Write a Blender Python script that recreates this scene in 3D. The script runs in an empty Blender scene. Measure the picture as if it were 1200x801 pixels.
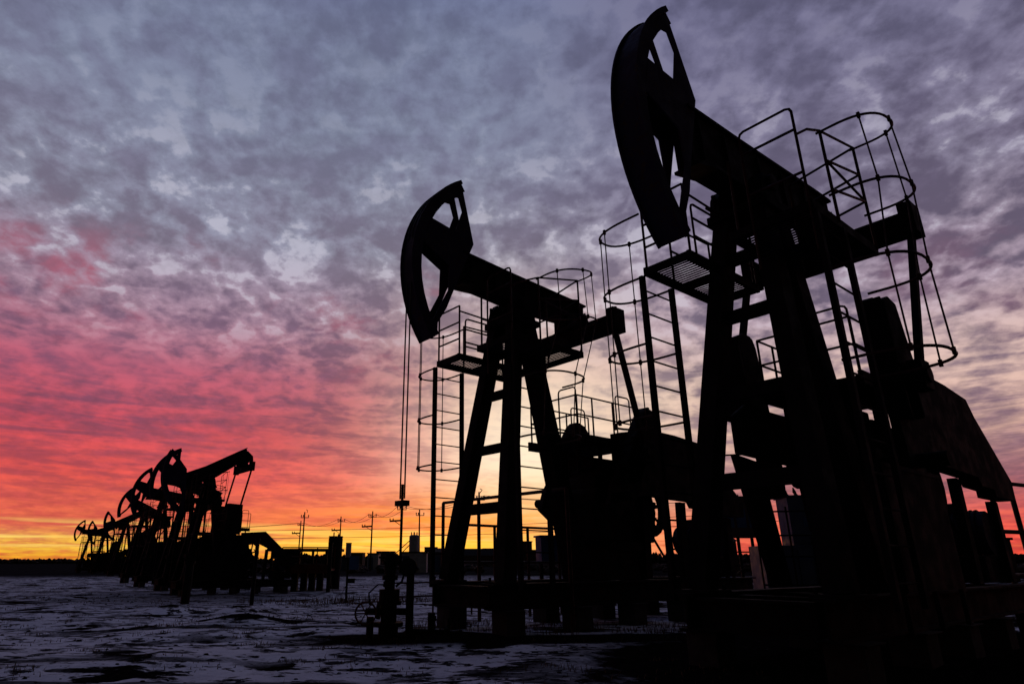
import bpy, bmesh, math, random
from mathutils import Vector, Matrix, noise
C = bpy.context.scene
col = C.collection
rnd = random.Random(7)
R = math.radians

# ------------------------------------------------------------------ camera
CAMH = 1.2
cam_d = bpy.data.cameras.new('camera'); cam = bpy.data.objects.new('camera', cam_d); col.objects.link(cam)
cam.location = (0, 0, CAMH); cam.rotation_euler = (R(90 + 19.22), 0, 0)
cam_d.sensor_width = 36; cam_d.lens = 740 / 1200 * 36; cam_d.clip_start = .05; cam_d.clip_end = 9000
cam_d.shift_x = 55 / 1200
C.camera = cam

# ------------------------------------------------------------------ sky
def lin(c):
    out = []
    for v in c:
        v /= 255
        out.append(v / 12.92 if v <= .04045 else ((v + .055) / 1.055) ** 2.4)
    return (*out, 1)

class NT:
    def __init__(s, tree): s.t = tree; s.n = tree.nodes; s.l = tree.links
    def new(s, kind, **kw):
        n = s.n.new(kind)
        for k, v in kw.items(): setattr(n, k, v)
        return n
    def put(s, sock, v):
        if v is None: return
        if isinstance(v, (int, float)): sock.default_value = v
        elif isinstance(v, (tuple, list)): sock.default_value = v
        else: s.l.new(v, sock)
    def m(s, op, a, b=None, c=None, clamp=False):
        n = s.new('ShaderNodeMath', operation=op, use_clamp=clamp)
        s.put(n.inputs[0], a); s.put(n.inputs[1], b); s.put(n.inputs[2], c)
        return n.outputs[0]
    def comb(s, x, y, z):
        n = s.new('ShaderNodeCombineXYZ')
        for i, v in enumerate((x, y, z)): s.put(n.inputs[i], v)
        return n.outputs[0]
    def noise(s, vec, scale, detail=4, rough=.5, dist=0, lac=2.0, dim='3D'):
        n = s.new('ShaderNodeTexNoise', noise_dimensions=dim); s.put(n.inputs['Vector'], vec)
        n.inputs['Scale'].default_value = scale; n.inputs['Detail'].default_value = detail
        n.inputs['Roughness'].default_value = rough; n.inputs['Distortion'].default_value = dist
        n.inputs['Lacunarity'].default_value = lac
        return n.outputs['Fac']
    def ramp(s, fac, stops, interp='LINEAR'):
        n = s.new('ShaderNodeValToRGB'); cr = n.color_ramp; cr.interpolation = interp
        while len(cr.elements) < len(stops): cr.elements.new(.5)
        for e, (p, c) in zip(cr.elements, stops):
            e.position = p
        for e, (p, c) in zip(cr.elements, stops):
            e.color = c if len(c) == 4 else (*c, 1)
        s.put(n.inputs[0], fac); return n.outputs[0]
    def mix(s, fac, a, b, mode='MIX'):
        n = s.new('ShaderNodeMix', data_type='RGBA', blend_type=mode)
        s.put(n.inputs[0], fac); s.put(n.inputs[6], a); s.put(n.inputs[7], b)
        return n.outputs[2]
    def sm(s, v, a, b, lo=0., hi=1.):
        n = s.new('ShaderNodeMapRange', interpolation_type='SMOOTHSTEP')
        s.put(n.inputs[0], v); n.inputs[1].default_value = a; n.inputs[2].default_value = b
        n.inputs[3].default_value = lo; n.inputs[4].default_value = hi
        return n.outputs[0]

W = bpy.data.worlds.new('World'); C.world = W; W.use_nodes = True
w = NT(W.node_tree); w.n.clear()
tc = w.new('ShaderNodeTexCoord')
sep = w.new('ShaderNodeSeparateXYZ'); w.l.new(tc.outputs['Generated'], sep.inputs[0])
X, Y, Z = sep.outputs
hor = w.m('SQRT', w.m('ADD', w.m('MULTIPLY', X, X), w.m('MULTIPLY', Y, Y)))
az = w.m('DIVIDE', X, w.m('MAXIMUM', hor, .001))            # sine of the compass bearing, 0 toward the sunset
e = w.m('MAXIMUM', Z, 0.)
# the cloud deck as a flat layer seen in perspective
den = w.m('ADD', e, .10)
P = w.comb(w.m('DIVIDE', X, den), w.m('DIVIDE', Y, den), 0.)
P2 = w.comb(w.m('DIVIDE', X, den), w.m('MULTIPLY', w.m('DIVIDE', Y, den), 1.25), 3.7)
den3 = w.m('ADD', e, .36)
P3 = w.comb(w.m('DIVIDE', X, den3), w.m('DIVIDE', Y, den3), 3.7)
big = w.noise(P3, 2.0, 4, .5, .2, dim='2D')
med = w.noise(P3, 11., 6, .56, .15, dim='2D')
fine = w.noise(P3, 30., 5, .6, .1, dim='2D')
streak = w.noise(w.comb(w.m('MULTIPLY', az, 5.0), w.m('ADD', w.m('MULTIPLY', e, 62.), w.m('MULTIPLY', az, .8)), 1.3), 1.0, 7, .64, .5, dim='2D')
streak2 = w.noise(w.comb(w.m('MULTIPLY', az, 2.2), w.m('ADD', w.m('MULTIPLY', e, 75.), w.m('MULTIPLY', az, 1.0)), 9.3), 1.0, 5, .58, .3, dim='2D')
low = w.sm(e, .14, .38, 1., 0.)                              # long streaks take over near the horizon
dens = w.m('ADD', w.m('MULTIPLY', med, .62), w.m('ADD', w.m('MULTIPLY', fine, .20), w.m('MULTIPLY', big, .18)))
dens_s = w.m('ADD', w.m('MULTIPLY', streak, .50), w.m('MULTIPLY', w.noise(P, 3.4, 7, .6, .2, dim='2D'), .50))
denc = w.m('ADD', e, .20)
Pc = w.new('ShaderNodeVectorMath', operation='ADD')
w.l.new(w.comb(w.m('DIVIDE', X, denc), w.m('DIVIDE', Y, denc), 1.1), Pc.inputs[0])
wn = w.new('ShaderNodeTexNoise', noise_dimensions='2D'); w.l.new(P3, wn.inputs['Vector']); wn.inputs['Scale'].default_value = 7.; wn.inputs['Detail'].default_value = 6
wv = w.new('ShaderNodeVectorMath', operation='SCALE'); w.l.new(wn.outputs['Color'], wv.inputs[0]); wv.inputs['Scale'].default_value = .25
w.l.new(wv.outputs[0], Pc.inputs[1])
def cells(scale, z=0.):
    v = w.new('ShaderNodeTexVoronoi', feature='SMOOTH_F1', voronoi_dimensions='2D'); w.l.new(Pc.outputs[0], v.inputs['Vector'])
    v.inputs['Scale'].default_value = scale; v.inputs['Smoothness'].default_value = .7
    v.inputs['Detail'].default_value = 1.; v.inputs['Roughness'].default_value = .55
    return v.outputs['Distance']
cell = w.m('SUBTRACT', cells(11.0), .57)
d = w.new('ShaderNodeMix', data_type='FLOAT'); w.put(d.inputs[0], low); w.put(d.inputs[2], dens); w.put(d.inputs[3], dens_s)
dens = w.m('SUBTRACT', d.outputs[0], w.m('MULTIPLY', cell, w.sm(e, .12, .34, .06, .26)))
cover = w.sm(dens, w.sm(e, .3, .6, .365, .34) if False else .345, .63)
gapL = w.ramp(e, [(0, lin((250,160,36))), (.020, lin((252,204,66))), (.032, lin((240,176,78))), (.046, lin((226,104,76))), (.11, lin((236,76,74))), (.18, lin((206,66,84))),
                  (.26, lin((184,86,110))), (.34, lin((168,132,152))), (.45, lin((144,145,166))), (.60, lin((126,133,157))), (.76, lin((110,118,148)))])
cldL = w.ramp(e, [(0, lin((214,100,46))), (.020, lin((222,124,70))), (.032, lin((196,96,84))), (.052, lin((200,70,70))), (.12, lin((172,54,76))), (.19, lin((132,56,86))),
                  (.26, lin((124,68,98))), (.33, lin((116,86,112))), (.43, lin((118,108,128))), (.58, lin((113,114,139))), (.76, lin((98,104,134)))])
gapR = w.ramp(e, [(0, lin((255,80,60))), (.05, lin((250,100,84))), (.10, lin((176,104,118))), (.16, lin((214,170,156))), (.24, lin((222,188,176))),
                  (.33, lin((178,156,172))), (.46, lin((140,132,156))), (.60, lin((118,114,142))), (.76, lin((100,100,132)))])
cldR = w.ramp(e, [(0, lin((190,50,54))), (.04, lin((206,66,70))), (.09, lin((128,76,96))), (.15, lin((134,100,116))), (.22, lin((120,96,114))),
                  (.33, lin((102,88,110))), (.46, lin((98,88,112))), (.60, lin((90,86,112))), (.76, lin((82,82,110)))])
side = w.sm(w.m('ADD', az, w.m('MULTIPLY', w.m('SUBTRACT', big, .5), .35)), -.05, .34)
gap = w.mix(side, gapL, gapR); cld = w.mix(side, cldL, cldR)
# red light caught under parts of the deck on the left
pinkm = w.m('MULTIPLY', w.sm(w.noise(P3, 3.4, 5, .6, .3), .50, .66), w.m('MULTIPLY', w.sm(e, .22, .30), w.sm(e, .34, .47, 1., 0.)))
pinkm = w.m('MULTIPLY', pinkm, w.sm(az, .0, .35, .55, .08))
cld = w.mix(pinkm, cld, lin((200,88,108)))
skyc = w.mix(cover, gap, cld)
# thin places where clear light breaks through
hl = w.m('MULTIPLY', w.sm(dens, .33, .43, 1., 0.), w.m('MULTIPLY', w.sm(e, .26, .38), w.sm(e, .46, .64, 1., .1)))
skyc = w.mix(w.m('MULTIPLY', hl, .42), skyc, lin((206,202,216)))
# soft inner shading of the clouds
shade = w.sm(w.m('ADD', w.m('MULTIPLY', big, .5), w.m('MULTIPLY', fine, .5)), .38, .62, 1.08, .90)
skyc = w.mix(1., skyc, w.comb(shade, shade, shade), 'MULTIPLY')
# clear yellow bands low over the horizon
band = w.m('MULTIPLY', w.sm(streak2, .49, .60), w.m('MULTIPLY', w.sm(e, .012, .025), w.sm(e, .042, .058, 1., 0.)))
band = w.m('MULTIPLY', band, w.sm(az, .1, .3, .9, .1))
skyc = w.mix(band, skyc, lin((255,218,110)))
# brightness round the place where the sun stands below the horizon
sdir = Vector((.10, math.cos(R(8.3)), math.sin(R(8.3)))).normalized()
dt = w.new('ShaderNodeVectorMath', operation='DOT_PRODUCT'); w.l.new(tc.outputs['Generated'], dt.inputs[0]); dt.inputs[1].default_value = sdir
glow = w.m('POWER', w.m('MAXIMUM', dt.outputs['Value'], 0.), 85.)
glowc = w.mix(w.sm(e, .04, .16), lin((255,190,40)), lin((255,242,214)))
g2 = w.m('MULTIPLY', glow, w.sm(dens, .42, .64, 1., .74))
skyc = w.mix(g2, skyc, glowc)
glow2 = w.m('MULTIPLY', w.m('POWER', w.m('MAXIMUM', dt.outputs['Value'], 0.), 36.), w.sm(dens, .40, .60, .46, .10))
skyc = w.mix(glow2, skyc, lin((255,226,190)))
ldir = Vector((-.06, math.cos(R(2.2)), math.sin(R(2.2)))).normalized()
dl = w.new('ShaderNodeVectorMath', operation='DOT_PRODUCT'); w.l.new(tc.outputs['Generated'], dl.inputs[0]); dl.inputs[1].default_value = ldir
glow3 = w.m('MULTIPLY', w.m('POWER', w.m('MAXIMUM', dl.outputs['Value'], 0.), 40.), w.m('MULTIPLY', w.sm(e, .05, .13, 1., 0.), w.sm(streak, .42, .6, .75, .25)))
skyc = w.mix(glow3, skyc, w.mix(w.sm(e, .018, .05), lin((255,206,44)), lin((255,138,40))))
# unseen sky darkened behind the viewer, brightened and blued overhead to light the snow
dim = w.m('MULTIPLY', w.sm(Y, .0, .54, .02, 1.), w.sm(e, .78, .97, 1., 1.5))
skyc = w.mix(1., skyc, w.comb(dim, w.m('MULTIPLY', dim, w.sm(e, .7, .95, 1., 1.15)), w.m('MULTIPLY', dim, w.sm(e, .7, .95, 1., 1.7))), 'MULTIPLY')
below = w.sm(Z, -.02, 0.)
skyc = w.mix(below, (.004, .003, .004, 1), skyc)
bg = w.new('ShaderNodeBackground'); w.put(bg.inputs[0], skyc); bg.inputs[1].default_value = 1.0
nish = w.new('ShaderNodeTexSky', sky_type='NISHITA', sun_disc=False)
nish.sun_elevation = R(.5); nish.sun_rotation = R(-1)
bg2 = w.new('ShaderNodeBackground'); w.put(bg2.inputs[0], nish.outputs[0]); bg2.inputs[1].default_value = .02
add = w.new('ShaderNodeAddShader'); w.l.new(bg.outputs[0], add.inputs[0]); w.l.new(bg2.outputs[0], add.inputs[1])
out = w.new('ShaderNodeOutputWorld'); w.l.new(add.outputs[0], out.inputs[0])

# the sun has just gone: only a trace of warm light straight along the ground
sd = bpy.data.lights.new('sun', 'SUN'); sd.energy = .12; sd.angle = R(6); sd.color = (1, .45, .2)
so = bpy.data.objects.new('sun', sd); col.objects.link(so)
so.rotation_euler = (R(90 - 1.5), 0, R(179))
so.location = (0, 30, 20)
vs = C.view_settings; vs.view_transform = 'Standard'; vs.look = 'None'; vs.exposure = 0; vs.gamma = 1; vs.use_curve_mapping = False

# ------------------------------------------------------------------ materials
MATS = {}
def mat(name, c1, c2, scale=3., rough=.6, metal=0., bump=.0, bscale=40., c3=None):
    if name in MATS: return MATS[name]
    m = bpy.data.materials.new(name); m.use_nodes = True
    t = NT(m.node_tree); b = m.node_tree.nodes['Principled BSDF']
    tx = t.new('ShaderNodeTexCoord'); v = tx.outputs['Object']
    f = t.sm(t.noise(v, scale, 6, .6, .3), .38, .66)
    c = t.mix(f, (*c1, 1), (*c2, 1))
    if c3: c = t.mix(t.sm(t.noise(v, scale * 4.3, 5, .65), .56, .66), c, (*c3, 1))
    t.put(b.inputs['Base Color'], c)
    r = t.sm(t.noise(v, scale * 2, 3), .3, .7, max(.05, rough - .12), min(1, rough + .15)); t.put(b.inputs['Roughness'], r)
    b.inputs['Metallic'].default_value = metal
    b.inputs['Specular IOR Level'].default_value = .10
    if bump:
        bn = t.new('ShaderNodeBump'); bn.inputs['Strength'].default_value = bump; bn.inputs['Distance'].default_value = .02
        t.put(bn.inputs['Height'], t.noise(v, bscale, 4)); t.l.new(bn.outputs[0], b.inputs['Normal'])
    MATS[name] = m; return m
steel = mat('dark_steel', (.006,.0055,.006), (.010,.008,.009), 2, .85, 0, .3, 30, (.009,.007,.006))
paint = mat('dull_blue_paint', (.020,.016,.034), (.028,.021,.040), 2, .8, 0, .3, 30, (.04,.02,.016))
rail = mat('rail_paint', (.06,.022,.018), (.03,.016,.014), 5, .6, 0, .2, 30)
dark = mat('black_rubber', (.012,.012,.013), (.02,.02,.02), 4, .85)
conc = mat('old_concrete', (.05,.047,.05), (.03,.028,.028), 3, .95, 0, .6, 25)
wood = mat('weathered_wood', (.045,.035,.03), (.025,.02,.018), 3, .9)
cer = mat('insulator_ceramic', (.12,.07,.05), (.09,.05,.04), 3, .4)
wire = mat('steel_wire', (.02,.018,.018), (.03,.025,.022), 3, .6)
pale = mat('pale_siding', (.42,.42,.46), (.33,.33,.37), 2, .7)
bluep = mat('blue_enamel', (.05,.09,.18), (.04,.07,.14), 2, .6)
greyp = mat('grey_enamel', (.075,.09,.14), (.055,.065,.10), 2, .6, 0, .2, 20)
redp = mat('red_oxide_paint', (.10,.022,.014), (.06,.016,.011), 3, .7)
brick = mat('dark_brick', (.10,.06,.05), (.07,.05,.045), 2, .9)
grassm = mat('dry_grass', (.16,.10,.06), (.09,.055,.035), 8, .9)
bushm = mat('winter_brush', (.035,.024,.02), (.02,.015,.013), 1, .95)
glass = mat('dusty_glass', (.03,.035,.05), (.04,.045,.06), 2, .2)

# ------------------------------------------------------------------ geometry helpers
class MB:
    """collects shapes for ONE mesh"""
    def __init__(s): s.v = []; s.f = []
    def add(s, vs, fs):
        o = len(s.v); s.v += [tuple(v) for v in vs]; s.f += [tuple(o + i for i in f) for f in fs]; return s
    def box(s, a, b):
        (x0,y0,z0),(x1,y1,z1) = a, b
        return s.add([(x0,y0,z0),(x1,y0,z0),(x1,y1,z0),(x0,y1,z0),(x0,y0,z1),(x1,y0,z1),(x1,y1,z1),(x0,y1,z1)],
                     [(0,3,2,1),(4,5,6,7),(0,1,5,4),(1,2,6,5),(2,3,7,6),(3,0,4,7)])
    def beam(s, a, b, wd, h, up=(0,0,1), w2=None, h2=None):
        a, b = Vector(a), Vector(b); dv = (b - a).normalized(); u = Vector(up)
        if abs(dv.dot(u)) > .98: u = Vector((1,0,0))
        sx = dv.cross(u).normalized(); sy = sx.cross(dv).normalized()
        w2 = wd if w2 is None else w2; h2 = h if h2 is None else h2
        vs = []
        for p, ww, hh in ((a, wd, h), (b, w2, h2)):
            for i, j in ((-1,-1),(1,-1),(1,1),(-1,1)): vs.append(p + sx * i * ww / 2 + sy * j * hh / 2)
        return s.add(vs, [(0,3,2,1),(4,5,6,7),(0,1,5,4),(1,2,6,5),(2,3,7,6),(3,0,4,7)])
    def ibeam(s, a, b, wd, h, t=.03, up=(0,0,1)):
        a, b = Vector(a), Vector(b); dv = (b - a).normalized(); u = Vector(up)
        if abs(dv.dot(u)) > .98: u = Vector((1,0,0))
        sx = dv.cross(u).normalized(); sy = sx.cross(dv).normalized()
        s.beam(a + sy * (h/2 - t/2), b + sy * (h/2 - t/2), wd, t, u); s.beam(a - sy * (h/2 - t/2), b - sy * (h/2 - t/2), wd, t, u)
        return s.beam(a, b, t, h - 2 * t - .002, u)
    def tube(s, pts, r, n=8, closed=False):
        pts = [Vector(p) for p in pts]; rs = r if isinstance(r, (list, tuple)) else [r] * len(pts)
        vs = []; L = len(pts)
        ref = None
        for i, p in enumerate(pts):
            if closed: d_ = pts[(i+1) % L] - pts[i-1]
            else: d_ = pts[min(i+1, L-1)] - pts[max(i-1, 0)]
            d_.normalize()
            if ref is None: ref = Vector((0,0,1)) if abs(d_.z) < .9 else Vector((1,0,0))
            u = d_.cross(ref)
            if u.length < 1e-4: u = d_.cross(Vector((.3,.9,.1)))
            u.normalize(); v_ = d_.cross(u).normalized(); ref = u.cross(d_) * 1.0
            for k in range(n):
                a_ = 2 * math.pi * k / n; vs.append(p + (u * math.cos(a_) + v_ * math.sin(a_)) * rs[i])
        fs = []
        for i in range(L if closed else L - 1):
            j = (i + 1) % L
            for k in range(n): fs.append((i*n+k, i*n+(k+1) % n, j*n+(k+1) % n, j*n+k))
        if not closed: fs += [tuple(range(n-1, -1, -1)), tuple((L-1)*n + k for k in range(n))]
        return s.add(vs, fs)
    def rod(s, a, b, r, n=8): return s.tube([a, b], r, n)
    def prism(s, poly, y0, y1):
        """polygon in x,z extruded along y"""
        n = len(poly)
        vs = [(x, y0, z) for x, z in poly] + [(x, y1, z) for x, z in poly]
        fs = [tuple(range(n)), tuple(range(2*n-1, n-1, -1))] + [(i, i+n, (i+1) % n + n, (i+1) % n) for i in range(n)]
        return s.add(vs, fs)
    def disc(s, c, r, y0, y1, n=24):
        return s.prism([(c[0] + r * math.cos(2*math.pi*k/n), c[1] + r * math.sin(2*math.pi*k/n)) for k in range(n)], y0, y1)
    def build(s, name, material, parent=None, warp=None, smooth=False, bevel=0):
        me = bpy.data.meshes.new(name)
        v = [warp(p) for p in s.v] if warp else s.v
        me.from_pydata([tuple(p) for p in v], [], s.f)
        bm = bmesh.new(); bm.from_mesh(me); bmesh.ops.recalc_face_normals(bm, faces=bm.faces); bm.to_mesh(me); bm.free()
        if smooth:
            for p in me.polygons: p.use_smooth = True
        me.materials.append(material)
        o = bpy.data.objects.new(name, me); col.objects.link(o)
        if parent: o.parent = parent
        if bevel:
            b = o.modifiers.new('bevel', 'BEVEL'); b.width = bevel; b.segments = 2; b.limit_method = 'ANGLE'
        return o
def tag(o, label, cat, group=None, kind=None):
    if label: o['label'] = label
    if cat: o['category'] = cat
    if group: o['group'] = group
    if kind: o['kind'] = kind
    return o
def thing(name, label, cat, loc=(0,0,0), rz=0, group=None):
    o = bpy.data.objects.new(name, None); col.objects.link(o); o.location = loc; o.rotation_euler = (0, 0, rz)
    o.empty_display_size = .2
    return tag(o, label, cat, group)
def copy_tree(o, parent=None):
    c = o.copy(); col.objects.link(c); c.parent = parent
    for ch in list(o.children): copy_tree(ch, c)
    return c

# ------------------------------------------------------------------ ground
BX = math.radians(38.7)                       # bearing of every walking beam in the row
ROW = [(4.2, 8.4), (.95, 13.0)]
def hgt(x, y):
    d0 = math.hypot(x, y)
    h = .16 * noise.noise(Vector((x * .12, y * .12, 0))) + .07 * noise.noise(Vector((x * .5, y * .5, 4)))
    h += .030 * noise.noise(Vector((x * 1.9, y * 1.9, 8)))
    if d0 < 45: h += .016 * noise.noise(Vector((x * 5.1, y * 5.1, 3)))
    h *= min(1, max(.25, (d0 - 2) / 10))
    h *= 1 - .85 * math.exp(-(((x-2)/5)**2 + ((y-13)/4)**2))
    for cx, cy, r, a in ((-4.6, 14.0, 1.3, .20), (-7.4, 17.5, .9, .2), (-5.7, 17.2, .7, .18), (-.4, 11.4, 1.4, .10)):
        q = math.hypot((x - cx), (y - cy) * 1.2) / r
        if q < 1: h += a * (1 - q * q) ** 2
    if d0 > 60: h *= max(.0, 1 - (d0 - 60) / 60)
    return h
def ground_mesh():
    xs = []; n = 260
    for i in range(-n, n + 1):
        t = i / n; xs.append(math.copysign(abs(t) * 14 + (abs(t) ** 5) * 2600, t))
    ys = []; m = 380
    for j in range(m + 1):
        t = j / m; ys.append(-14 + t * 44 + (t ** 7) * 3600)
    vs = [(x, y, hgt(x, y)) for y in ys for x in xs]; wv = len(xs)
    fs = [(j*wv+i, j*wv+i+1, (j+1)*wv+i+1, (j+1)*wv+i) for j in range(m) for i in range(wv-1)]
    b = MB(); b.add(vs, fs); return b
gm = bpy.data.materials.new('snowy_ground'); gm.use_nodes = True
t = NT(gm.node_tree); b = gm.node_tree.nodes['Principled BSDF']
geo = t.new('ShaderNodeNewGeometry'); pos = geo.outputs['Position']
sp = t.new('ShaderNodeSeparateXYZ'); t.l.new(pos, sp.inputs[0]); gx, gy, gz = sp.outputs
def dist2(cx, cy, sx=1, sy=1):
    return t.m('SQRT', t.m('ADD', t.m('POWER', t.m('MULTIPLY', t.m('SUBTRACT', gx, cx), sx), 2.), t.m('POWER', t.m('MULTIPLY', t.m('SUBTRACT', gy, cy), sy), 2.)))
# along-row coordinates; the masks below hold bare soil and painted jack shade
ca, sa = math.cos(BX), math.sin(BX)
lx = t.m('ADD', t.m('MULTIPLY', t.m('SUBTRACT', gx, ROW[1][0]), ca), t.m('MULTIPLY', t.m('SUBTRACT', gy, ROW[1][1]), sa))
ly = t.m('ADD', t.m('MULTIPLY', t.m('SUBTRACT', gx, ROW[1][0]), -sa), t.m('MULTIPLY', t.m('SUBTRACT', gy, ROW[1][1]), ca))
n1 = t.noise(pos, .45, 5, .6, .4); n2 = t.noise(pos, 1.7, 8, .68, .6)
n3 = t.noise(t.comb(t.m('MULTIPLY', gx, .8), t.m('MULTIPLY', gy, 1.9), gz), 3.0, 6, .65, .8)
n4 = t.noise(pos, 14, 5, .6)
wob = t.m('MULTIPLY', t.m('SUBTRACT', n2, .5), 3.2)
soil_shadeR = t.sm(t.m('ADD', dist2(6.6, 7.4), t.m('MULTIPLY', wob, 1.0)), 4.9, 6.2, 1., 0.)  # bare soil, with the largest jack's shade painted in as black ground
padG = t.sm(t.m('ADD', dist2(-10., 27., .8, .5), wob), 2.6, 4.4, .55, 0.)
pad = t.m('MAXIMUM', soil_shadeR, padG)
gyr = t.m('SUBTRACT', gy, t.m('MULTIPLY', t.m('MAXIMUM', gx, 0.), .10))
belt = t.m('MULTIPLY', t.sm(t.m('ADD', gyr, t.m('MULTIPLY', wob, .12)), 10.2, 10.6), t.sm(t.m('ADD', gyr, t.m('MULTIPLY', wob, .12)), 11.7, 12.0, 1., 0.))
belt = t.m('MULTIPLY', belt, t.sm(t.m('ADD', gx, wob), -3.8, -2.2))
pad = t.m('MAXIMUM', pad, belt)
nA = t.noise(t.comb(t.m('MULTIPLY', gx, .8), t.m('MULTIPLY', gy, 1.25), 2.), .95, 9, .62, .2)
nB = t.noise(t.comb(t.m('MULTIPLY', gx, .9), t.m('MULTIPLY', gy, 1.2), 5.), 3.1, 8, .64, .2)
nC = t.noise(t.comb(t.m('MULTIPLY', gx, .10), t.m('MULTIPLY', gy, 1.1), 7.), 1.0, 7, .62, .3)
patch = t.m('MULTIPLY', t.sm(nA, .525, .555), t.sm(n1, .36, .54, .45, 1.))
patch = t.m('MAXIMUM', patch, t.m('MULTIPLY', t.sm(nB, .545, .575), .95))
patch = t.m('MAXIMUM', patch, t.m('MULTIPLY', t.sm(nC, .57, .62), .85))
patch = t.m('MAXIMUM', patch, t.sm(t.m('ADD', gz, t.m('MULTIPLY', t.m('SUBTRACT', nB, .5), .25)), .10, .15))
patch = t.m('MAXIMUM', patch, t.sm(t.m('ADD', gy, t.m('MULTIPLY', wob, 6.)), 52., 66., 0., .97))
patch = t.m('MAXIMUM', patch, t.m('MULTIPLY', t.sm(gx, 5., 9.), t.sm(nA, .40, .5)))
soil = t.m('MAXIMUM', patch, pad)  # bare ground plus the shade painted round the largest jack
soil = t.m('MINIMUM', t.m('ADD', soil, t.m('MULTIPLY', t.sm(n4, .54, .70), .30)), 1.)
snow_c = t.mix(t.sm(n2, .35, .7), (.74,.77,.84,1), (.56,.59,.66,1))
soil_shade_c = t.mix(t.sm(n4, .4, .6), (.005,.004,.004,1), (.012,.009,.008,1))
soil_shade_c = t.mix(t.m('MULTIPLY', t.m('MULTIPLY', t.sm(gy, 14, 24), t.sm(gy, 32, 42, 1., 0.)), t.sm(n4, .5, .6)), soil_shade_c, (.05,.028,.020,1))
t.put(b.inputs['Base Color'], t.mix(soil, snow_c, soil_shade_c))
b.inputs['Roughness'].default_value = 1.; b.inputs['Specular IOR Level'].default_value = 0.
bn = t.new('ShaderNodeBump'); bn.inputs['Strength'].default_value = .8; bn.inputs['Distance'].default_value = .06
t.put(bn.inputs['Height'], t.m('ADD', t.m('MULTIPLY', n2, .8), t.m('ADD', t.m('MULTIPLY', n4, .3), t.m('MULTIPLY', soil, -.4)))); t.l.new(bn.outputs[0], b.inputs['Normal'])
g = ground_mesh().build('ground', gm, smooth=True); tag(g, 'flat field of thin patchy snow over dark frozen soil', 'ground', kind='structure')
g['kind'] = 'structure'

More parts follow.
